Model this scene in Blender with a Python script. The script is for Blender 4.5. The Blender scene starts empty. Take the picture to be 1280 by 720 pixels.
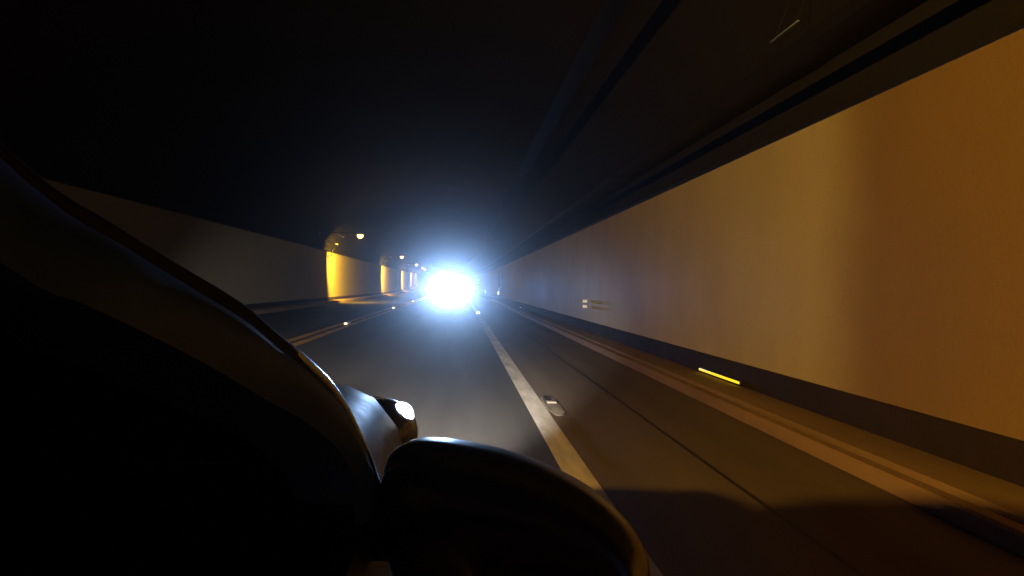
import bpy, bmesh, math, random
from mathutils import Vector, Matrix
random.seed(7)
S = bpy.context.scene
COL = S.collection
R = math.radians

# ------------------------------------------------------------------ camera
F = 950.0                       # focal length in pixels of a 1280 px wide frame
H = 1.09
yaw, roll, pitch = R(3.9), R(1.6), R(-0.05)
fwd = Vector((math.sin(yaw), math.cos(yaw) * math.cos(pitch), math.sin(pitch))).normalized()
rt = fwd.cross(Vector((0, 0, 1))).normalized()
up = rt.cross(fwd).normalized()
rt2 = rt * math.cos(roll) + up * math.sin(roll)
up2 = up * math.cos(roll) - rt * math.sin(roll)
cd = bpy.data.cameras.new('camera')
cam = bpy.data.objects.new('camera', cd)
COL.objects.link(cam)
M = Matrix((rt2, up2, -fwd)).transposed().to_4x4()
M.translation = Vector((0, 0, H))
cam.matrix_world = M
cd.sensor_width = 36
cd.lens = 36 * F / 1280
cd.clip_start = 0.02
cd.clip_end = 2000
S.camera = cam


def at(px, py, y):
    """world point seen at pixel (px,py) of the 1280x720 frame at world depth y"""
    d = fwd * F + rt2 * (px - 640) - up2 * (py - 360)
    t = y / d.y
    return Vector((0, 0, H)) + d * t


# ------------------------------------------------------------------ helpers
def tag(o, label=None, cat=None, group=None, kind=None):
    if label: o['label'] = label
    if cat: o['category'] = cat
    if group: o['group'] = group
    if kind: o['kind'] = kind
    return o


def empty(name, loc=(0, 0, 0), rz=0.0):
    o = bpy.data.objects.new(name, None)
    o.empty_display_size = 0.2
    COL.objects.link(o)
    o.location = loc
    o.rotation_euler = (0, 0, rz)
    return o


def link(name, bm, mat, parent=None, smooth=True, sharp=40):
    bmesh.ops.recalc_face_normals(bm, faces=bm.faces[:])
    me = bpy.data.meshes.new(name)
    bm.to_mesh(me)
    bm.free()
    if isinstance(mat, (list, tuple)):
        for m in mat: me.materials.append(m)
    else:
        me.materials.append(mat)
    o = bpy.data.objects.new(name, me)
    COL.objects.link(o)
    if smooth:
        for p in me.polygons: p.use_smooth = True
        me.set_sharp_from_angle(angle=R(sharp))
    if parent: o.parent = parent
    return o


def box(bm, c, s, bev=0.0, rot=None, seg=2):
    g = bmesh.ops.create_cube(bm, size=1.0)
    vs = g['verts']
    bmesh.ops.scale(bm, vec=s, verts=vs)
    if bev > 0:
        es = list({e for v in vs for e in v.link_edges})
        r = bmesh.ops.bevel(bm, geom=es, offset=bev, segments=seg, profile=0.5, affect='EDGES')
        vs = list({v for f in r['faces'] for v in f.verts} | {v for v in vs if v.is_valid})
    if rot: bmesh.ops.rotate(bm, cent=(0, 0, 0), matrix=rot, verts=vs)
    bmesh.ops.translate(bm, vec=c, verts=vs)
    return vs


def cyl(bm, c, r, h, axis='Z', seg=24, r2=None):
    g = bmesh.ops.create_cone(bm, cap_ends=True, segments=seg, radius1=r, radius2=r if r2 is None else r2, depth=h)
    vs = g['verts']
    if axis == 'X': bmesh.ops.rotate(bm, cent=(0, 0, 0), matrix=Matrix.Rotation(R(90), 3, 'Y'), verts=vs)
    if axis == 'Y': bmesh.ops.rotate(bm, cent=(0, 0, 0), matrix=Matrix.Rotation(R(-90), 3, 'X'), verts=vs)
    bmesh.ops.translate(bm, vec=c, verts=vs)
    return vs


def tube(bm, pts, rad, seg=10):
    pts = [Vector(p) for p in pts]
    rads = rad if isinstance(rad, (list, tuple)) else [rad] * len(pts)
    rings = []
    for i, p in enumerate(pts):
        t = (pts[min(i + 1, len(pts) - 1)] - pts[max(i - 1, 0)]).normalized()
        a = t.cross(Vector((0.13, 0.2, 1))).normalized()
        b = t.cross(a)
        rings.append([bm.verts.new(p + (a * math.cos(k * 2 * math.pi / seg) + b * math.sin(k * 2 * math.pi / seg)) * rads[i]) for k in range(seg)])
    for i in range(len(rings) - 1):
        for k in range(seg):
            bm.faces.new((rings[i][k], rings[i][(k + 1) % seg], rings[i + 1][(k + 1) % seg], rings[i + 1][k]))
    bm.faces.new(rings[0]); bm.faces.new(rings[-1])


def grid(bm, rows, close=False):
    """faces between consecutive rows of points"""
    vr = [[bm.verts.new(p) for p in r] for r in rows]
    for i in range(len(vr) - 1):
        n = len(vr[i])
        for k in range(n if close else n - 1):
            try: bm.faces.new((vr[i][k], vr[i][(k + 1) % n], vr[i + 1][(k + 1) % n], vr[i + 1][k]))
            except ValueError: pass
    return vr


def smooth_curve(pts, n):
    """Catmull-Rom resample"""
    P = [Vector(p) for p in pts]
    P = [P[0] * 2 - P[1]] + P + [P[-1] * 2 - P[-2]]
    out = []
    m = len(P) - 3
    for j in range(n + 1):
        u = j / n * m
        i = min(int(u), m - 1); t = u - i
        a, b, c, d = P[i:i + 4]
        out.append(0.5 * ((2 * b) + (c - a) * t + (2 * a - 5 * b + 4 * c - d) * t * t + (3 * b - a - 3 * c + d) * t ** 3))
    return out


# the tunnel bends very gently left and climbs beyond 70 m
def bend(y):
    return (-(y - 50) ** 2 / 5000.0 if y > 50 else 0.0), ((y - 65) ** 2 / 10600.0 if y > 65 else 0.0)


def bp(x, y, z):
    bx, bz = bend(y)
    return Vector((x + bx, y, z + bz))


Y0, Y1 = -11.0, 330.0
def ysteps(a=Y0, b=Y1):
    ys = [a]
    while ys[-1] < b - 0.01:
        ys.append(min(b, ys[-1] + (4.0 if ys[-1] < 60 else 6.0)))
    return ys


def sheet(bm, prof, a=Y0, b=Y1, close=False):
    """a profile of (x,z) points swept along the tunnel"""
    grid(bm, [[bp(x, y, z) for x, z in prof] for y in ysteps(a, b)], close)


# ------------------------------------------------------------------ materials
def mat(name, col, rough=0.5, metal=0.0, spec=0.5, noise=0.0, nscale=4.0, col2=None, bump=0.0, bscale=60.0,
        emit=None, estr=0.0, coat=0.0, stretch=None):
    m = bpy.data.materials.new(name)
    m.use_nodes = True
    nt = m.node_tree
    b = nt.nodes['Principled BSDF']
    b.inputs['Base Color'].default_value = (*col, 1)
    b.inputs['Roughness'].default_value = rough
    b.inputs['Metallic'].default_value = metal
    b.inputs['Specular IOR Level'].default_value = spec
    b.inputs['Coat Weight'].default_value = coat
    b.inputs['Coat Roughness'].default_value = 0.08
    tc = nt.nodes.new('ShaderNodeTexCoord')
    mp = nt.nodes.new('ShaderNodeMapping')
    nt.links.new(tc.outputs['Object'], mp.inputs['Vector'])
    if stretch: mp.inputs['Scale'].default_value = stretch
    if noise > 0:
        n = nt.nodes.new('ShaderNodeTexNoise')
        n.inputs['Scale'].default_value = nscale
        n.inputs['Detail'].default_value = 6
        n.inputs['Roughness'].default_value = 0.6
        nt.links.new(mp.outputs['Vector'], n.inputs['Vector'])
        cr = nt.nodes.new('ShaderNodeValToRGB')
        c2 = col2 or tuple(c * (1 - noise) for c in col)
        cr.color_ramp.elements[0].position = 0.3
        cr.color_ramp.elements[0].color = (*c2, 1)
        cr.color_ramp.elements[1].position = 0.68
        cr.color_ramp.elements[1].color = (*col, 1)
        nt.links.new(n.outputs['Fac'], cr.inputs['Fac'])
        nt.links.new(cr.outputs['Color'], b.inputs['Base Color'])
        mr = nt.nodes.new('ShaderNodeMapRange')
        mr.inputs['To Min'].default_value = rough + 0.12
        mr.inputs['To Max'].default_value = max(0.02, rough - 0.08)
        nt.links.new(n.outputs['Fac'], mr.inputs['Value'])
        nt.links.new(mr.outputs['Result'], b.inputs['Roughness'])
    if bump > 0:
        n2 = nt.nodes.new('ShaderNodeTexNoise')
        n2.inputs['Scale'].default_value = bscale
        n2.inputs['Detail'].default_value = 4
        nt.links.new(tc.outputs['Object'], n2.inputs['Vector'])
        bu = nt.nodes.new('ShaderNodeBump')
        bu.inputs['Strength'].default_value = bump
        bu.inputs['Distance'].default_value = 0.01
        nt.links.new(n2.outputs['Fac'], bu.inputs['Height'])
        nt.links.new(bu.outputs['Normal'], b.inputs['Normal'])
    if emit:
        b.inputs['Emission Color'].default_value = (*emit, 1)
        b.inputs['Emission Strength'].default_value = estr
    return m


SOD = (1.0, 0.485, 0.055)        # sodium light
HEAD = (0.19, 0.43, 1.0)       # cold headlight
asphalt = mat('asphalt', (0.098, 0.094, 0.090), 0.72, spec=0.12, noise=0.5, nscale=1.3, bump=0.55, bscale=90, stretch=(1, 0.06, 1))
concrete = mat('walkway_concrete', (0.33, 0.23, 0.16), 0.75, noise=0.35, nscale=1.6, bump=0.3, bscale=30, stretch=(1, 0.15, 1))
kerb_m = mat('kerb_concrete', (0.33, 0.225, 0.155), 0.7, noise=0.35, nscale=2.5, bump=0.3, bscale=40, stretch=(1, 0.2, 1))
joint_m = mat('joint_tar', (0.010, 0.010, 0.010), 0.6, noise=0.3, nscale=3)
white_paint = mat('road_white', (0.86, 0.85, 0.82), 0.6, noise=0.5, nscale=5.0, bump=0.3, bscale=80, stretch=(1.5, 0.25, 1))
yellow_paint = mat('road_yellow', (0.86, 0.50, 0.04), 0.6, noise=0.5, nscale=5.0, bump=0.3, bscale=80, stretch=(1.5, 0.25, 1))
pale_pad = mat('worn_pad', (0.30, 0.28, 0.24), 0.7, noise=0.6, nscale=9.0)
wall_m = mat('wall_paint', (0.64, 0.58, 0.42), 0.55, noise=0.13, nscale=0.5, bump=0.08, bscale=25, stretch=(1, 0.5, 1.0))
def soften_wall(m, dark, y):  # wall nearer than y tinted darker, an edge of the lamplight put into the colour
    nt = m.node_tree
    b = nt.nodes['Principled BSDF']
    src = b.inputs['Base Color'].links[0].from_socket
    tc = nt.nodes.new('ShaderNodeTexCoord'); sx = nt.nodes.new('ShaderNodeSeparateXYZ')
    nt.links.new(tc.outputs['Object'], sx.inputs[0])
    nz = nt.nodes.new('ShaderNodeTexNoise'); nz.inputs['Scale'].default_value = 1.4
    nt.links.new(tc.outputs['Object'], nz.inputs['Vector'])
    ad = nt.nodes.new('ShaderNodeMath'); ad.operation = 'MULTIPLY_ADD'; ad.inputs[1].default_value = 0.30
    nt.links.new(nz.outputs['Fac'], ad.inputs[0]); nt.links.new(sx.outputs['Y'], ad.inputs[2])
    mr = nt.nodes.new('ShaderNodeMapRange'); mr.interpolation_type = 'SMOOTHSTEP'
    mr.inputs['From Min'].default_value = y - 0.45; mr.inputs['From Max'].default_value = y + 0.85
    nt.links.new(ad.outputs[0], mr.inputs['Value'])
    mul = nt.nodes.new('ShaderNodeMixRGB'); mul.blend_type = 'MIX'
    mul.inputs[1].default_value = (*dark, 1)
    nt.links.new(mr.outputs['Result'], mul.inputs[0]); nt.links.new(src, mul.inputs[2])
    # grime: soot rising from the foot and thin vertical runs
    mp = nt.nodes.new('ShaderNodeMapping'); mp.inputs['Scale'].default_value = (1, 0.9, 0.5)
    nt.links.new(tc.outputs['Object'], mp.inputs['Vector'])
    n2 = nt.nodes.new('ShaderNodeTexNoise'); n2.inputs['Scale'].default_value = 1.6; n2.inputs['Detail'].default_value = 5
    nt.links.new(mp.outputs[0], n2.inputs['Vector'])
    m2 = nt.nodes.new('ShaderNodeMapRange'); m2.inputs['From Min'].default_value = 0.35; m2.inputs['From Max'].default_value = 0.7
    m2.inputs['To Min'].default_value = 0.93; m2.inputs['To Max'].default_value = 1.03
    nt.links.new(n2.outputs['Fac'], m2.inputs['Value'])
    g = nt.nodes.new('ShaderNodeMixRGB'); g.blend_type = 'MULTIPLY'; g.inputs[0].default_value = 1.0
    nt.links.new(mul.outputs[0], g.inputs[1]); nt.links.new(m2.outputs['Result'], g.inputs[2])
    n3 = nt.nodes.new('ShaderNodeTexNoise'); n3.inputs['Scale'].default_value = 38.0; n3.inputs['Detail'].default_value = 6; n3.inputs['Roughness'].default_value = 0.8
    nt.links.new(tc.outputs['Object'], n3.inputs['Vector'])
    m3 = nt.nodes.new('ShaderNodeMapRange'); m3.inputs['From Min'].default_value = 0.3; m3.inputs['From Max'].default_value = 0.7
    m3.inputs['To Min'].default_value = 0.86; m3.inputs['To Max'].default_value = 1.10
    nt.links.new(n3.outputs['Fac'], m3.inputs['Value'])
    g3 = nt.nodes.new('ShaderNodeMixRGB'); g3.blend_type = 'MULTIPLY'; g3.inputs[0].default_value = 1.0
    nt.links.new(g.outputs[0], g3.inputs[1]); nt.links.new(m3.outputs['Result'], g3.inputs[2])
    nt.links.new(g3.outputs[0], b.inputs['Base Color'])
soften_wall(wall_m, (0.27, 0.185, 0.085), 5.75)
wall_left_m = mat('wall_paint_sooty', (0.40, 0.36, 0.30), 0.55, noise=0.14, nscale=0.5, bump=0.08, bscale=25, stretch=(1, 0.5, 1.0))  # left wall's paint darkened to stand for the weaker light on it
band_m = mat('band_black', (0.026, 0.016, 0.011), 0.7, noise=0.4, nscale=2.0, bump=0.2, bscale=30)
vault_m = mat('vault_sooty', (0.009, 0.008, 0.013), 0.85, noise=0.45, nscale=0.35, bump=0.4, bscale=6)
tray_m = mat('tray_dark', (0.006, 0.006, 0.008), 0.6, metal=0.0, noise=0.3, nscale=2)
steel = mat('galvanised', (0.45, 0.45, 0.46), 0.4, metal=0.9, noise=0.3, nscale=8)
pale_steel = mat('pale_conduit', (0.62, 0.62, 0.60), 0.5, noise=0.3, nscale=8)
darkmetal = mat('dark_metal', (0.03, 0.03, 0.032), 0.5, metal=0.4, noise=0.3, nscale=9)
lens_lamp = mat('lamp_lens', (0.9, 0.7, 0.4), 0.3, emit=(1.0, 0.50, 0.12), estr=7)
plate_m = mat('plate_white', (0.88, 0.87, 0.84), 0.5, noise=0.2, nscale=12)
stud_w = mat('stud_white', (0.8, 0.8, 0.8), 0.25, emit=(0.85, 0.92, 1.0), estr=5.0)  # reflective lens, emission stands in for the light it throws back
stud_a = mat('stud_amber', (0.8, 0.6, 0.3), 0.25, emit=(1.0, 0.74, 0.38), estr=3.5)  # same for the amber studs: returned light painted as emission
stud_y = mat('strip_yellow', (0.8, 0.6, 0.05), 0.3, emit=(1.0, 0.70, 0.02), estr=1.1)  # yellow reflector's returned light put in as emission
paint = mat('car_paint', (0.075, 0.088, 0.115), 0.42, metal=0.0, spec=0.35, noise=0.12, nscale=30)
paint_far = mat('car_paint_dark', (0.05, 0.05, 0.055), 0.3, metal=0.3, noise=0.12, nscale=30, coat=0.8)
pillar_paint = mat('pillar_paint', (0.022, 0.050, 0.210), 0.42, spec=0.08, noise=0.2, nscale=30)
gloss_black = mat('mirror_black', (0.005, 0.005, 0.006), 0.30, spec=0.9, noise=0.2, nscale=40, coat=0.2)
chrome = mat('trim_chrome', (0.32, 0.44, 0.74), 0.25, metal=1.0, noise=0.12, nscale=25)
rubber = mat('rubber', (0.008, 0.010, 0.016), 0.6, spec=0.1, noise=0.3, nscale=30)
interior = mat('interior_black', (0.003, 0.003, 0.004), 1.0, spec=0.0, noise=0.3, nscale=20)
mirror_glass = mat('mirror_glass', (0.10, 0.10, 0.11), 0.04, metal=1.0, noise=0.02, nscale=4)
lamp_lit = mat('headlight_lit', (0.8, 0.85, 0.9), 0.1, emit=(0.80, 0.90, 1.0), estr=3.0)
lamp_clear = mat('headlight_cover', (0.10, 0.13, 0.18), 0.25, metal=0.0, noise=0.1, nscale=10, coat=0.5)
lamp_far = mat('headlight_far', (0.9, 0.95, 1.0), 0.1, emit=(0.62, 0.80, 1.0), estr=120.0)

glass = bpy.data.materials.new('window_glass')
glass.use_nodes = True
nt = glass.node_tree
for n in list(nt.nodes): nt.nodes.remove(n)
out = nt.nodes.new('ShaderNodeOutputMaterial'); mx = nt.nodes.new('ShaderNodeMixShader')
tr = nt.nodes.new('ShaderNodeBsdfTransparent'); gl = nt.nodes.new('ShaderNodeBsdfGlossy'); fr = nt.nodes.new('ShaderNodeFresnel')
tr.inputs['Color'].default_value = (0.75, 0.8, 0.8, 1); gl.inputs['Roughness'].default_value = 0.03; fr.inputs['IOR'].default_value = 1.18
nt.links.new(fr.outputs[0], mx.inputs[0]); nt.links.new(tr.outputs[0], mx.inputs[1]); nt.links.new(gl.outputs[0], mx.inputs[2])
nt.links.new(mx.outputs[0], out.inputs['Surface'])

# ------------------------------------------------------------------ tunnel numbers
XR, XL = 2.97, -6.90            # faces of the two walls
YEL, WHI = -2.94, 0.72          # centre of the yellow pair, centre of the white line
WZ = 0.12                       # walkway height


def structure(name, bm, m, **k):
    return tag(link(name, bm, m, **k), kind='structure')


bm = bmesh.new(); sheet(bm, [(-7.6, 0), (-4.6, 0.0), (-1.2, 0.0), (1.2, 0), (3.6, 0)]); structure('road', bm, asphalt)
gutter_m = mat('gutter_concrete', (0.20, 0.165, 0.128), 0.75, spec=0.12, noise=0.45, nscale=1.2, bump=0.4, bscale=70, stretch=(1, 0.06, 1))
bm = bmesh.new(); sheet(bm, [(1.612, 0.004), (2.415, 0.004)]); structure('gutter', bm, gutter_m)
bm = bmesh.new(); sheet(bm, [(WHI + 0.087, 0.004), (1.583, 0.004)]); structure('road_shoulder', bm, gutter_m)
# right kerb, groove and walkway
bm = bmesh.new(); sheet(bm, [(2.42, 0.004), (2.425, 0.085), (2.44, 0.10), (2.52, 0.10), (2.53, 0.06), (2.53, 0.004)]); structure('kerb', bm, kerb_m)
bm = bmesh.new(); sheet(bm, [(2.56, 0.004), (2.565, WZ - 0.01), (2.575, WZ), (XR + 0.06, WZ + 0.004)]); structure('walkway', bm, concrete)
bm = bmesh.new(); sheet(bm, [(-6.36, 0.004), (-6.365, 0.12), (-6.38, 0.135), (-6.46, 0.135), (-6.47, 0.08), (-6.47, 0.004)]); structure('kerb', bm, kerb_m)
bm = bmesh.new(); sheet(bm, [(-6.48, 0.004), (-6.485, 0.13), (-6.495, 0.14), (XL - 0.06, 0.144)]); structure('walkway', bm, concrete)
# road markings
bm = bmesh.new(); sheet(bm, [(WHI - 0.085, 0.004), (WHI + 0.085, 0.004)]); structure('white_edge_line', bm, white_paint)
bm = bmesh.new(); sheet(bm, [(YEL - 0.22, 0.004), (YEL - 0.055, 0.004)]); sheet(bm, [(YEL + 0.055, 0.004), (YEL + 0.22, 0.004)])
structure('double_yellow_line', bm, yellow_paint)
bm = bmesh.new(); sheet(bm, [(1.585, 0.004), (1.612, 0.004)], -11, 120); structure('road_joint', bm, joint_m)

# walls: each a thing with its panels, black foot band and cap
def wall(X, s, zt, zb, foot, label):
    t = empty('tunnel_wall', (0, 0, 0))
    tag(t, label, 'wall')
    def vert(name, x, z0, z1, m, a=Y0, b=Y1):
        bm = bmesh.new()
        sheet(bm, [(X + s * x, z0), (X + s * x, z0 + (z1 - z0) * 0.5), (X + s * x, z1)], a, b)
        return link(name, bm, m, t)
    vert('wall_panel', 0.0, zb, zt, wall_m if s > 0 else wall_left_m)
    bm = bmesh.new()
    sheet(bm, [(X - s * 0.015, foot), (X - s * 0.015, zb - 0.012), (X, zb)])
    link('foot_band', bm, band_m, t)
    bm = bmesh.new()
    sheet(bm, [(X - s * 0.012, zt), (X - s * 0.012, zt + 0.05), (X + s * 0.25, zt + 0.05)])
    link('wall_cap', bm, darkmetal, t)
    return t

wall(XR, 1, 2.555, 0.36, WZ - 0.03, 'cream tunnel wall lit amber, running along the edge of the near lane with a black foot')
wall(XL, -1, 2.67, 0.30, 0.11, 'dim grey tunnel wall with yellow lamp pools, across the road behind the double yellow line')

bm = bmesh.new()
prof = []
for k in range(29):
    a = math.pi * k / 28
    prof.append((-1.95 + 5.20 * math.cos(a), 2.55 + 3.7 * math.sin(a) ** 0.8))
sheet(bm, prof)
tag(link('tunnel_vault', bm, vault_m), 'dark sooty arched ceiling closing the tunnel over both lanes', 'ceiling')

# cable trays along the right of the vault
def tray(x, z, w, h, label):
    bm = bmesh.new(); sheet(bm, [(x - w / 2, z - h / 2), (x + w / 2, z - h / 2), (x + w / 2, z + h / 2), (x - w / 2, z + h / 2)], close=True)
    tag(link('cable_tray', bm, tray_m), label, 'cable tray', 'cable trays under the vault')
tray(2.72, 3.02, 0.34, 0.10, 'broad black cable tray running just above the amber wall')
tray(1.75, 4.55, 0.30, 0.10, 'black cable tray running higher up under the dark vault')

# ------------------------------------------------------------------ wall lamps
def make_lamp():
    t = empty('wall_lamp', (0, 0, 0))
    bm = bmesh.new(); box(bm, (0, 0, 0.10), (0.34, 0.62, 0.14), 0.03); link('housing', bm, darkmetal, t)
    bm = bmesh.new(); bmesh.ops.create_uvsphere(bm, u_segments=20, v_segments=10, radius=1)
    bmesh.ops.scale(bm, vec=(0.15, 0.26, 0.16), verts=bm.verts[:])
    for v in bm.verts:
        if v.co.z > 0.03: v.co.z = 0.03
    link('lens', bm, lens_lamp, t)
    bm = bmesh.new(); tube(bm, [(-0.12, 0, 0.12), (-1.2, 0.15, 0.10), (-2.06, 0.3, 0.08)], 0.024); link('bracket', bm, darkmetal, t)
    bm = bmesh.new(); box(bm, (-2.04, 0.3, 0.08), (0.06, 0.26, 0.30), 0.01); link('mounting_plate', bm, darkmetal, t)
    bm = bmesh.new(); tube(bm, [(-1.50, -1.0, -0.38), (-1.46, 2.2, -0.38)], 0.030); link('conduit', bm, pale_steel, t)
    bm = bmesh.new(); tube(bm, [(-1.05, 0.0, -0.02), (-1.02, 1.5, -0.02)], 0.026); link('conduit', bm, pale_steel, t)
    bm = bmesh.new(); tube(bm, [(-1.86, 2.0, -0.98), (-1.70, 2.0, -1.0), (-1.68, 2.0, -0.62), (-1.66, 2.7, -0.58)], 0.04); link('hook_bracket', bm, darkmetal, t)
    return t

lamp_labels = [
    'largest lit sodium lamp in view, over the broadest yellow pool on the far wall',
    'second lit lamp along the far side wall, over the narrow bright yellow pool',
    'third lit lamp along the far side wall, a small dot between larger and fainter dots',
    'fourth lit lamp along the far side wall, almost touching a fainter dot beyond',
    'fifth lit lamp along the far side wall, faint dot close to the white glare',
    'sixth lit lamp along the far side wall, nearly lost in the white glare',
]
LX, LZ = -5.0, 3.45
lamp = make_lamp()
def copy_tree(o, parent=None):
    c = o.copy(); COL.objects.link(c)
    if parent: c.parent = parent
    for ch in list(o.children): copy_tree(ch, c)
    return c
def spot(name, loc, aim, power, col, size, blend, rad, parent):
    l = bpy.data.lights.new(name, 'SPOT')
    l.energy = power; l.color = col; l.spot_size = R(size); l.spot_blend = blend; l.shadow_soft_size = rad
    o = bpy.data.objects.new(name, l); COL.objects.link(o)
    d = Vector(aim) - Vector(loc)
    o.rotation_euler = d.to_track_quat('-Z', 'Y').to_euler()
    o.location = loc
    if parent:
        o.parent = parent
        o.matrix_parent_inverse = Matrix.Translation(-Vector(parent.location))
    return o
lamps = []
for i, y in enumerate([38, 65.5, 93, 120.5, 148, 175.5]):
    o = lamp if i == 0 else copy_tree(lamp)
    o.location = bp(LX, y, LZ)
    tag(o, lamp_labels[i], 'wall lamp', 'sodium lamps along the left tunnel wall')
    lamps.append(o)
near = copy_tree(lamp); near.location = (LX, -4.7, LZ)
tag(near, 'lit sodium lamp on the left wall behind the camera, out of the picture', 'wall lamp', 'sodium lamps along the left tunnel wall')
for i, o in enumerate(lamps):
    p = Vector(o.location)
    spot('lamp_light', p + Vector((-0.05, 0, -0.2)), p + Vector((-1.9, 7.0, -2.7)), 17000 * math.exp(0.004 * (o.location.y - 38)), (1.0, 0.56, 0.03), 66, 1.0, 0.12, o)
p = Vector(near.location)
spot('lamp_light', p + Vector((0.05, 0, -0.2)), (XR, 4.6, 0.8), 4800, SOD, 98, 0.7, 0.10, near)

# ------------------------------------------------------------------ studs and reflectors, glow added for returned light
def make_stud(m):
    t = empty('road_stud')
    bm = bmesh.new(); vs = box(bm, (0, 0, 0.011), (0.11, 0.11, 0.022), 0.004)
    for v in bm.verts:
        if v.co.z > 0.012: v.co.x *= 0.75; v.co.y *= 0.6
    link('stud_body', bm, plate_m, t)
    bm = bmesh.new(); box(bm, (0, -0.052, 0.014), (0.085, 0.012, 0.018), 0.002); link('stud_lens', bm, m, t)
    return t
def big_lens(st, s):
    for ch in st.children:
        if ch.name.startswith('stud_lens'): ch.scale = s
ys = [20.3, 34.5, 48.5, 62, 75]
names = ['biggest glowing stud between the double yellow lines, nearest the car', 'second glowing stud along the double yellow lines',
         'third glowing stud along the double yellow lines', 'faint fourth stud along the double yellow lines', 'last glowing stud on the yellow lines beside the glare']
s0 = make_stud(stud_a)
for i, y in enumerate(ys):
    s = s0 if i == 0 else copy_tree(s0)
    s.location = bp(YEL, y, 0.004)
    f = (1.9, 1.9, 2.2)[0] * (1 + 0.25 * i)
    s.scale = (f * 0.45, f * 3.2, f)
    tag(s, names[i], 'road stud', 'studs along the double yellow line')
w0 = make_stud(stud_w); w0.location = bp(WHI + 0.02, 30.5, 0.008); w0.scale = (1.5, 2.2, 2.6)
tag(w0, 'white glowing stud at the far end of the white edge line', 'road stud')

def marker(px, py, y, label, w=0.10, h=0.10):
    p = at(px, py, y)
    X = XR - 0.012
    t = empty('wall_reflector', (X - 0.02 + bend(y)[0], y, p.z))
    bm = bmesh.new(); box(bm, (0.012, 0, 0), (0.03, 0.16, h + 0.05), 0.006); link('holder', bm, darkmetal, t)
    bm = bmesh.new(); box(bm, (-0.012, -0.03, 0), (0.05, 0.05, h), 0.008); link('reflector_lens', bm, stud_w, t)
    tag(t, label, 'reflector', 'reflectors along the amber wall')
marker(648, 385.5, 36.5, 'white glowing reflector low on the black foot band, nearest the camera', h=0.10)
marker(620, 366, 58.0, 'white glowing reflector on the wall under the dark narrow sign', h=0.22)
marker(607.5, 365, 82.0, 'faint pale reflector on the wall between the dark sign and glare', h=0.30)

# streak of a yellow reflector by the right wall, built as a glowing strip
pa, pb = at(875, 464.5, 9.1), at(931, 484.5, 7.72)
t = empty('guide_strip', (XR - 0.03, 8.4, WZ + 0.006))
bm = bmesh.new(); box(bm, (0.003, 0, 0.03), (0.026, 1.36, 0.055), 0.006); link('strip_base', bm, darkmetal, t)
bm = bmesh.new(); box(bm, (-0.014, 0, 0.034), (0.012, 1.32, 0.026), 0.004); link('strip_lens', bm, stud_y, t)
tag(t, 'bright yellow strip at the foot of the amber wall, on the walkway edge', 'guide strip')

# two pale plates on the right wall
for (py, lab) in ((376.5, 'upper pale small plate on the wall, of two dim plates one above another'), (383, 'lower pale small plate on the wall, just above the black foot band')):
    y = 17.4
    p = at(731, py, y)
    t = empty('wall_plate', (XR - 0.085, y, p.z))
    bm = bmesh.new(); box(bm, (0, 0, 0), (0.11, 0.02, 0.070), 0.006); link('plate', bm, plate_m, t)
    bm = bmesh.new(); box(bm, (0.04, 0.03, 0), (0.075, 0.04, 0.03), 0.005); link('plate_bracket', bm, darkmetal, t)
    tag(t, lab, 'plate', 'pale plates on the amber wall')

# dark narrow sign sticking out of the right wall
def side_sign(y, z0, z1, w, label):
    t = empty('wall_sign', bp(XR - w / 2 - 0.10, y, z0))
    hh = z1 - z0
    bm = bmesh.new(); box(bm, (0, 0, hh / 2), (w, 0.05, hh), 0.012); link('sign_panel', bm, darkmetal, t)
    for q in (0.2, 0.8):
        bm = bmesh.new(); tube(bm, [(w / 2, 0.02, hh * q), (w / 2 + 0.10, 0.02, hh * q)], 0.02); link('sign_arm', bm, steel, t)
    bm = bmesh.new(); tube(bm, [(-w / 2 + 0.03, 0, 0), (-w / 2 + 0.03, 0, -0.55)], 0.022); link('sign_post', bm, plate_m, t)
    tag(t, label, 'sign')
side_sign(52, 1.05, 1.95, 0.24, 'dark narrow sign board standing out from the wall near the glare')
side_sign(95, 1.05, 1.75, 0.26, 'small dark sign board on the wall at the very edge of the glare')

# pale batten under the vault
p = at(980, 40, 5.9)
t = empty('ceiling_batten', p)
bm = bmesh.new(); box(bm, (0, 0, 0), (0.016, 0.52, 0.012), 0.003); link('batten_strip', bm, mat('batten_grey', (0.26, 0.36, 0.62), 0.5, noise=0.2, nscale=10), t)
for q in (-0.2, 0.2):
    bm = bmesh.new(); tube(bm, [(0, q, 0.004), (0.12, q, 0.30), (0.16, q, 0.62)], 0.003, 6); link('batten_arm', bm, tray_m, t)
tag(t, 'thin pale batten hanging alone under the dark ceiling', 'batten')

# blurred streak of a road marker by the white line, built as a pad
t = empty('marker_pad', (0.885, 7.0, 0.008))
bm = bmesh.new()
pts = []
for k in range(20):
    a = 2 * math.pi * k / 20
    c, s = math.cos(a), math.sin(a)
    pts.append((0.075 * math.copysign(abs(c) ** 0.7, c) * random.uniform(0.85, 1.1), 0.60 * math.copysign(abs(s) ** 0.6, s) * random.uniform(0.93, 1.05)))
lo = [bm.verts.new((x, y, 0)) for x, y in pts]; hi = [bm.verts.new((x * 0.93, y * 0.97, 0.008)) for x, y in pts]
for k in range(20): bm.faces.new((lo[k], lo[(k + 1) % 20], hi[(k + 1) % 20], hi[k]))
bm.faces.new(hi)
link('pad', bm, pale_pad, t)
bm = bmesh.new(); box(bm, (0, 0.1, 0.016), (0.09, 0.10, 0.018), 0.006); link('raised_marker', bm, pale_pad, t)
tag(t, 'pale worn marker pad on the asphalt beside the white edge line', 'marker pad')

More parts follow.
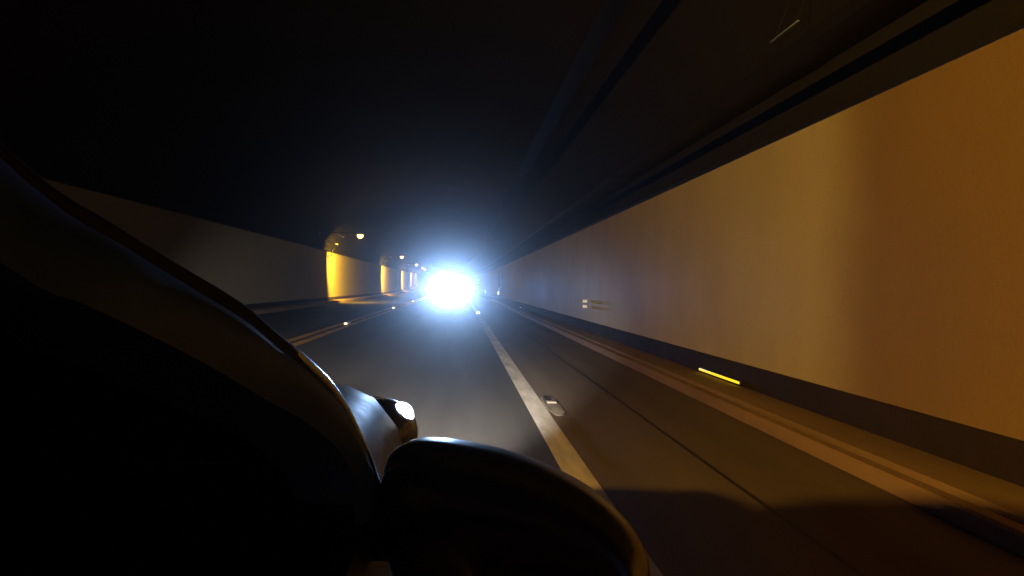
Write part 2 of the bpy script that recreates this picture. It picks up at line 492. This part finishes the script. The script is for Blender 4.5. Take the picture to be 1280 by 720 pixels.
# ------------------------------------------------------------------ cars
SEC = [  # y, half width, bottom, shoulder height, top edge height, centre height, inset of the top edge
    (2.03, 0.60, 0.34, 0.50, 0.58, 0.60, 0.10),
    (1.99, 0.74, 0.27, 0.60, 0.70, 0.73, 0.11),
    (1.93, 0.80, 0.24, 0.68, 0.775, 0.80, 0.12),
    (1.82, 0.832, 0.23, 0.735, 0.830, 0.855, 0.125),
    (1.62, 0.848, 0.23, 0.765, 0.880, 0.90, 0.13),
    (1.30, 0.856, 0.23, 0.79, 0.896, 0.918, 0.135),
    (0.95, 0.860, 0.23, 0.815, 0.900, 0.925, 0.14),
    (0.78, 0.862, 0.23, 0.825, 0.890, 0.90, 0.10),
    (0.20, 0.864, 0.23, 0.83, 0.875, 0.875, 0.05),
    (-0.60, 0.864, 0.23, 0.84, 0.885, 0.885, 0.05),
    (-1.30, 0.860, 0.23, 0.85, 0.90, 0.90, 0.07),
    (-1.70, 0.85, 0.24, 0.86, 0.93, 0.95, 0.11),
    (-2.00, 0.80, 0.28, 0.80, 0.90, 0.92, 0.12),
    (-2.10, 0.68, 0.34, 0.62, 0.74, 0.76, 0.10),
]
CX = -0.95      # centre line of our car


def section(y, w, zb, zs, ze, zc, ins):
    h = []
    h.append((0, zb)); h.append((w * 0.86, zb)); h.append((w * 0.97, zb + 0.04)); h.append((w, zb + 0.13))
    h.append((w + 0.004, (zb + zs) * 0.5)); h.append((w + 0.002, zs - 0.10)); h.append((w - 0.006, zs - 0.03)); h.append((w - 0.022, zs + 0.02))
    h.append((w - ins * 0.55, ze - (ze - zs) * 0.28)); h.append((w - ins, ze - 0.006)); h.append((w - ins - 0.05, ze + 0.002)); h.append((w * 0.45, (ze + zc) / 2 + 0.006)); h.append((0, zc))
    full = [(x, y, z) for x, z in h] + [(-x, y, z) for x, z in reversed(h[1:-1])]
    return full


def interp_sections(n=3):
    out = []
    for a, b in zip(SEC[:-1], SEC[1:]):
        for k in range(n):
            t = k / n
            out.append(tuple(a[i] + (b[i] - a[i]) * t for i in range(7)))
    out.append(SEC[-1])
    return out


# windscreen pillar: outer edge (along the glass) and inner edge (along the open side window), car coordinates
outer_px = [(467, 625, .80), (455, 588, .795), (440, 553, .78), (415, 507, .74), (375, 462, .68), (332, 425, .63), (290, 392, .59), (200, 341, .51), (130, 300, .46), (0, 215, .40)]
inner_px = [(458, 655, .775), (447, 615, .755), (434, 578, .73), (408, 547, .69), (372, 521, .64), (332, 499, .58), (275, 465, .51), (200, 425, .44), (110, 382, .37), (0, 328, .32)]
OUT = [at(*p) - Vector((CX, 0, 0)) for p in outer_px]
INN = [at(*p) - Vector((CX, 0, 0)) for p in inner_px]
OUT += [Vector((0.655, 0.28, 1.245)), Vector((0.60, 0.12, 1.345)), Vector((0.545, -0.02, 1.405))]
INN += [Vector((0.72, 0.18, 1.185)), Vector((0.665, 0.02, 1.275)), Vector((0.63, -0.10, 1.335))]
NP = 48
OC, IC = smooth_curve(OUT, NP), smooth_curve(INN, NP)


def mir(p): return Vector((-p.x, p.y, p.z))


def make_car(body_mat, lit_mat, label, name):
    t = empty(name)
    tag(t, label, 'car')
    # body
    secs = [section(*s) for s in interp_sections()]
    bm = bmesh.new()
    vr = grid(bm, [[Vector(p) for p in s] for s in secs], close=True)
    bm.faces.new(vr[0]); bm.faces.new(vr[-1])
    # open the cabin
    kill = [f for f in bm.faces if abs(f.normal.z) > -1 and -1.55 < f.calc_center_median().y < 0.93 and f.calc_center_median().z > 0.865 and abs(f.calc_center_median().x) < 0.835]
    bmesh.ops.delete(bm, geom=kill, context='FACES')
    bmesh.ops.recalc_face_normals(bm, faces=bm.faces[:])
    body = link('body', bm, body_mat, t, sharp=50)
    # wheel arches cut out
    cb = bmesh.new()
    for y in (1.28, -1.22):
        cyl(cb, (0, y, 0.30), 0.365, 2.2, 'X', 40)
    cut = link('cutter', cb, rubber)
    md = body.modifiers.new('arches', 'BOOLEAN'); md.operation = 'DIFFERENCE'; md.object = cut; md.solver = 'FLOAT' if 'FLOAT' in [e.identifier for e in bpy.types.BooleanModifier.bl_rna.properties['solver'].enum_items] else 'FAST'
    dg = bpy.context.evaluated_depsgraph_get()
    try:
        me = bpy.data.meshes.new_from_object(body.evaluated_get(dg))
        if len(me.polygons) > 300:
            body.modifiers.clear(); body.data = me
        else:
            body.modifiers.clear()
    except Exception:
        body.modifiers.clear()
    bpy.data.objects.remove(cut, do_unlink=True)
    body.data.materials.clear(); body.data.materials.append(body_mat)
    # interior tub: floor, dash, seats
    bm = bmesh.new(); box(bm, (0, -0.35, 0.30), (1.5, 2.3, 0.04), 0.01); box(bm, (0, 0.80, 0.58), (1.55, 0.05, 0.58), 0.01)
    box(bm, (0, -1.5, 0.62), (1.5, 0.05, 0.62), 0.01)
    for s in (-1, 1): box(bm, (s * 0.79, -0.35, 0.57), (0.04, 2.3, 0.56), 0.01)
    link('cabin_lining', bm, interior, t)
    bm = bmesh.new()
    rows = []
    for x in [-0.85, -0.72, -0.4, 0, 0.4, 0.72, 0.85]:
        k = 0.015 * (1 - (x / 0.85) ** 2)
        rows.append([(x, 0.92, 0.865 + k), (x, 0.62, 0.875 + k), (x, 0.47, 0.86 + k), (x, 0.41, 0.82), (x, 0.42, 0.70), (x, 0.50, 0.55), (x, 0.92, 0.30)])
    vr = grid(bm, [[Vector(p) for p in r] for r in rows], close=True); bm.faces.new(vr[0]); bm.faces.new(vr[-1])
    dash = link('dashboard', bm, interior, t)
    for x in (0.55, 0.62):
        bm = bmesh.new(); cyl(bm, (x, 0.412, 0.79), 0.022, 0.02, 'Y', 16); link('air_vent', bm, chrome, dash)
    bm = bmesh.new()
    ring = [Vector((-0.38 + 0.18 * math.cos(a), 0.28 + 0.05 * math.sin(a), 0.80 + 0.17 * math.sin(a))) for a in [2 * math.pi * k / 28 for k in range(29)]]
    tube(bm, ring, 0.015, 8); tube(bm, [(-0.38, 0.45, 0.76), (-0.38, 0.29, 0.80)], 0.03, 8); tube(bm, [(-0.55, 0.28, 0.80), (-0.21, 0.28, 0.80)], 0.016, 8)
    link('steering_wheel', bm, interior, t)
    for x in (-0.38, 0.38):
        bm = bmesh.new(); box(bm, (x, -0.35, 0.47), (0.50, 0.52, 0.16), 0.06, seg=3)
        box(bm, (x, -0.66, 0.80), (0.48, 0.14, 0.62), 0.06, Matrix.Rotation(R(0), 3, 'X'), seg=3)
        box(bm, (x, -0.70, 1.17), (0.26, 0.10, 0.17), 0.04, seg=3)
        link('seat', bm, interior, t)
    # pillars, trims, windscreen
    for fl in (lambda p: p.copy(), mir):
        bm = bmesh.new()
        rows = []
        for a, b in zip(OC, IC):
            w = (b - a)
            nrm = Vector((0.55, 0.35, 0.45)).normalized()
            row = [a + Vector((-0.05, -0.02, -0.03))]
            for u in (0, 0.12, 0.3, 0.5, 0.7, 0.88, 1.0):
                row.append(a + w * u + nrm * 0.016 * math.sin(math.pi * u))
            row.append(b + Vector((-0.06, 0.0, -0.01)))
            rows.append([fl(p) for p in row])
        vr = grid(bm, rows, close=True); bm.faces.new(vr[0]); bm.faces.new(vr[-1])
        pil = link('windscreen_pillar', bm, pillar_paint, t, sharp=60)
        bm = bmesh.new(); tube(bm, [fl(a + Vector((0.000, 0.004, 0.004))) for a in OC[:27]], [0.0105] * 14 + [0.0105 - 0.0008 * k for k in range(13)], 12); link('pillar_trim', bm, chrome, pil)
        bm = bmesh.new(); tube(bm, [fl(a + Vector((0.000, 0.003, 0.003))) for a in OC], 0.0078, 12); link('pillar_gutter', bm, rubber, pil)
        bm = bmesh.new(); tube(bm, [fl(a + (b - a) * 0.19 + Vector((0.004, 0.004, 0.005))) for a, b in zip(OC, IC)], 0.0045, 8); link('pillar_seal', bm, rubber, pil)
    bm = bmesh.new()
    rows = []
    for a in OC[::4]:
        p, q = a + Vector((-0.02, -0.01, -0.012)), mir(a) + Vector((0.02, -0.01, -0.012))
        rows.append([p + (q - p) * (k / 10) + Vector((0, 0.16 * (1 - (2 * k / 10 - 1) ** 2), 0.02 * (1 - (2 * k / 10 - 1) ** 2))) for k in range(11)])
    grid(bm, rows); link('windscreen', bm, glass, t)
    # roof, rear pillars, rear window
    bm = bmesh.new()
    rows = []
    for y, x, z in ((0.0, .545, 1.405), (-0.10, .61, 1.375), (-0.45, .64, 1.40), (-0.9, .64, 1.395), (-1.30, .62, 1.35), (-1.55, .58, 1.27)):
        rows.append([(x * k / 6 if abs(k) < 6 else x * k / 6, y + (0.10 * (1 - (k / 6) ** 2) if y > -0.2 else 0), z + 0.045 * (1 - (k / 6) ** 2) + (0.0 if abs(k) < 6 else -0.02)) for k in range(-6, 7)])
    low = [[(p[0] * 0.985, p[1] + (0.0), p[2] - 0.03) for p in r] for r in rows]
    grid(bm, [[Vector(p) for p in r] for r in rows]); grid(bm, [[Vector(p) for p in r] for r in low])
    link('roof', bm, body_mat, t)
    for s in (-1, 1):
        bm = bmesh.new()
        A = [(.63, -0.10, 1.36), (.64, -0.5, 1.385), (.64, -0.9, 1.38), (.62, -1.3, 1.335), (.58, -1.55, 1.25), (.72, -1.88, 0.94)]
        tube(bm, [Vector((s * x, y, z)) for x, y, z in smooth_curve(A, 24)], 0.032, 8)
        link('roof_rail', bm, body_mat, t)
        bm = bmesh.new(); tube(bm, [(s * .64, -0.55, 1.38), (s * .72, -0.58, 1.12), (s * .80, -0.60, 0.87)], 0.04, 8); link('door_post', bm, rubber, t)
        bm = bmesh.new()
        grid(bm, [[Vector((s * .81, -0.64, 0.885)), Vector((s * .72, -0.62, 1.12)), Vector((s * .64, -0.60, 1.36))],
                  [Vector((s * .81, -1.15, 0.89)), Vector((s * .72, -1.15, 1.12)), Vector((s * .64, -1.15, 1.34))],
                  [Vector((s * .79, -1.75, 0.93)), Vector((s * .70, -1.62, 1.12)), Vector((s * .62, -1.45, 1.29))]])
        link('side_window', bm, glass, t)
    bm = bmesh.new()
    grid(bm, [[Vector((x, -1.56, 1.26)) for x in (-.57, 0, .57)], [Vector((x, -1.90, 0.945)) for x in (-.70, 0, .70)]])
    link('rear_window', bm, glass, t)
    # wheels
    for s in (-1, 1):
        for y in (1.28, -1.22):
            bm = bmesh.new()
            prof = [(0.20, -.09), (0.285, -.10), (0.305, -.085), (0.31, -.05), (0.31, .05), (0.305, .085), (0.285, .10), (0.20, .09)]
            rows = []
            for k in range(37):
                a = 2 * math.pi * k / 36
                rows.append([Vector((s * 0.745 + x, y + r * math.cos(a), 0.31 + r * math.sin(a))) for r, x in prof])
            grid(bm, rows); w = link('wheel', bm, rubber, t)
            bm = bmesh.new(); cyl(bm, (s * 0.80, y, 0.31), 0.205, 0.03, 'X', 28)
            for k in range(5):
                a = 2 * math.pi * k / 5
                box(bm, (s * 0.825, y + 0.11 * math.cos(a), 0.31 + 0.11 * math.sin(a)), (0.03, 0.04, 0.16), 0.008, Matrix.Rotation(a - R(90), 3, 'X'))
            link('rim', bm, steel, w)
    # headlights: bulging covers on the front corners with a lit core
    for s in (-1, 1):
        bm = bmesh.new()
        bmesh.ops.create_uvsphere(bm, u_segments=28, v_segments=16, radius=1)
        for v in bm.verts:
            v.co = Vector((v.co.x * 0.085, v.co.y * 0.17, v.co.z * 0.082))
        bmesh.ops.rotate(bm, cent=(0, 0, 0), matrix=Matrix.Rotation(R(s * 12), 3, 'Z') @ Matrix.Rotation(R(-8), 3, 'X'), verts=bm.verts[:])
        bmesh.ops.translate(bm, vec=(s * 0.772, 1.835, 0.735), verts=bm.verts[:])
        hl = link('headlight', bm, lamp_clear, t)
        bm = bmesh.new()
        bmesh.ops.create_uvsphere(bm, u_segments=20, v_segments=12, radius=1)
        for v in bm.verts: v.co = Vector((v.co.x * 0.030, v.co.y * 0.055, v.co.z * 0.032))
        bmesh.ops.translate(bm, vec=(s * 0.822, 1.772, 0.785), verts=bm.verts[:])
        link('headlight_core', bm, lit_mat, hl)
        bm = bmesh.new()
        ring = [Vector((s * 0.755 + 0.086 * math.cos(a) + s * -0.02, 1.925, 0.722 + 0.080 * math.sin(a))) for a in [2 * math.pi * k / 30 for k in range(31)]]
        tube(bm, ring, 0.006, 8); link('headlight_rim', bm, chrome, hl)
        bm = bmesh.new(); box(bm, (s * 0.70, -2.075, 0.74), (0.13, 0.05, 0.16), 0.015); link('tail_light', bm, mat('tail_red', (0.3, 0.01, 0.01), 0.2) if s < 0 else bpy.data.materials['tail_red'], t)
    bm = bmesh.new(); box(bm, (0, 2.03, 0.40), (1.25, 0.06, 0.16), 0.03, seg=3); link('bumper', bm, body_mat, t)
    bm = bmesh.new()
    for k in range(5): box(bm, (0, 2.025, 0.50 + k * 0.028), (0.80, 0.03, 0.012), 0.003)
    link('grille', bm, chrome, t)
    # doors: handle
    for s in (-1, 1):
        bm = bmesh.new(); tube(bm, [(s * 0.868, -0.42, 0.74), (s * 0.90, -0.40, 0.745), (s * 0.90, -0.26, 0.745), (s * 0.868, -0.24, 0.74)], 0.010, 8); link('door_handle', bm, chrome, t)
    # door mirrors
    for fl in (lambda p: p.copy(), mir):
        top = [(474, 612, .80), (480, 585, .80), (490, 566, .80), (512, 555, .795), (545, 556, .785), (580, 562, .775), (620, 571, .762), (660, 584, .748), (700, 601, .733), (740, 623, .718), (772, 648, .705), (797, 676, .694), (810, 702, .688), (813, 728, .684)]
        bot = [(806, 768, .684), (780, 815, .690), (730, 845, .702), (650, 850, .73), (570, 820, .765), (515, 765, .785), (485, 700, .80), (474, 650, .80)]
        ring = [at(*p) - Vector((CX, 0, 0)) for p in top + bot]
        ring = smooth_curve(ring + [ring[0]], 72)[:-1]
        c = sum(ring, Vector()) / len(ring)
        back = Vector((0.02, 0.13, 0.0))
        bm = bmesh.new()
        rows = []
        for u, k in ((0.02, 1.0), (0.12, 1.003), (0.30, 0.985), (0.5, 0.93), (0.68, 0.84), (0.83, 0.68), (0.93, 0.48), (0.985, 0.24), (1.0, 0.04)):
            rows.append([fl(c + (p - c) * k + back * u) for p in ring])
        vr = grid(bm, rows, close=True); bm.faces.new(vr[-1])
        # rounded rear bezel round the glass, which sits low in it
        cc = c + Vector((0.045, 0, -0.066))
        rows = []
        for u, k, q in ((0.02, 1.0, 0.0), (-0.05, 0.985, 0.01), (-0.12, 0.955, 0.03), (-0.20, 0.90, 0.09), (-0.28, 0.82, 0.22), (-0.34, 0.73, 0.42), (-0.375, 0.65, 0.66), (-0.38, 0.58, 0.86), (-0.36, 0.53, 0.97), (-0.31, 0.51, 1.0), (-0.22, 0.50, 1.0)):
            o_ = c + (cc - c) * q
            rows.append([fl(o_ + (p - c) * k + back * u) for p in ring])
        grid(bm, rows, close=True)
        bmesh.ops.remove_doubles(bm, verts=bm.verts[:], dist=0.0004)
        mr = link('door_mirror', bm, gloss_black, t, sharp=80)
        bm = bmesh.new()
        vr = [bm.verts.new(fl(cc + (p - c) * 0.508 + back * -0.235)) for p in ring]; bm.faces.new(vr)
        link('mirror_glass', bm, mirror_glass, mr, smooth=False)
        bm = bmesh.new()
        tube(bm, [fl(Vector((0.80, 0.90, 0.80))), fl(Vector((0.87, 0.90, 0.80))), fl(c + Vector((-0.07, 0.10, 0.0)))], [0.03, 0.035, 0.03], 12); link('mirror_arm', bm, gloss_black, mr)
    return t


car = make_car(paint, lamp_lit, 'grey car carrying the camera, seen along its door pillar, mirror and front wing', 'parked_car')
car.name = 'grey_car'
car.location = (CX, 0, 0)

far = make_car(paint_far, lamp_far, 'car far ahead hidden behind the dazzling white glare of its headlights', 'dark_car')
FY = 70.0
FX = at(565, 358, FY).x
far.location = bp(FX, FY + 1.9, 0)
far.rotation_euler = (0, 0, math.pi)
# the far headlights' beams
for s in (-1, 1):
    q = Vector((FX + s * 0.74 + bend(FY)[0], FY - 0.16, 0.72 + bend(FY)[1]))
    spot('headlight_beam', q, (0.0, 0, 0.9), 3600, HEAD, 12, 1.0, 0.06, far).matrix_parent_inverse = far.matrix_basis.inverted()
    spot('headlight_hot_spot', q, (-0.25, 0.5, 0.95), 8800, (0.46, 0.68, 1.0), 4.6, 1.0, 0.06, far).matrix_parent_inverse = far.matrix_basis.inverted()
# our own dipped beams
for s in (-1, 1):
    q = Vector((CX + s * 0.70, 2.10, 0.68))
    spot('dipped_beam', q, ((0.35 if s > 0 else -2.7), 12.5, 0.0), 6800, (1.0, 0.90, 0.76), 29, 1.0, 0.05, car)

# ------------------------------------------------------------------ haze
bm = bmesh.new()
bmesh.ops.create_cube(bm, size=1.0)
bmesh.ops.scale(bm, vec=(60, 360, 14), verts=bm.verts[:])
bmesh.ops.translate(bm, vec=(-10, 165, 5.5), verts=bm.verts[:])
hz = bpy.data.materials.new('haze'); hz.use_nodes = True
nt = hz.node_tree
for n in list(nt.nodes): nt.nodes.remove(n)
out = nt.nodes.new('ShaderNodeOutputMaterial'); pv = nt.nodes.new('ShaderNodeVolumePrincipled')
pv.inputs['Color'].default_value = (0.9, 0.93, 1.0, 1)
pv.inputs['Density'].default_value = 0.0031
pv.inputs['Anisotropy'].default_value = 0.95
nt.links.new(pv.outputs[0], out.inputs['Volume'])
hz.cycles.volume_sampling = 'EQUIANGULAR'
tag(link('haze', bm, hz, smooth=False), kind='stuff')

# ------------------------------------------------------------------ world, view
w = bpy.data.worlds.new('World'); S.world = w; w.use_nodes = True
bg = w.node_tree.nodes['Background']
bg.inputs['Color'].default_value = (0.46, 0.38, 0.90, 1)
bg.inputs['Strength'].default_value = 0.12
S.view_settings.view_transform = 'Standard'
S.view_settings.look = 'None'
S.view_settings.exposure = 0.18
S.view_settings.gamma = 1
S.view_settings.use_curve_mapping = False
S.render.engine = 'CYCLES'
S.cycles.use_denoising = True
S.cycles.volume_bounces = 0
S.cycles.max_bounces = 6
S.cycles.diffuse_bounces = 3
S.cycles.glossy_bounces = 3
S.cycles.sample_clamp_indirect = 3.0
S.cycles.caustics_reflective = False
S.cycles.caustics_refractive = False
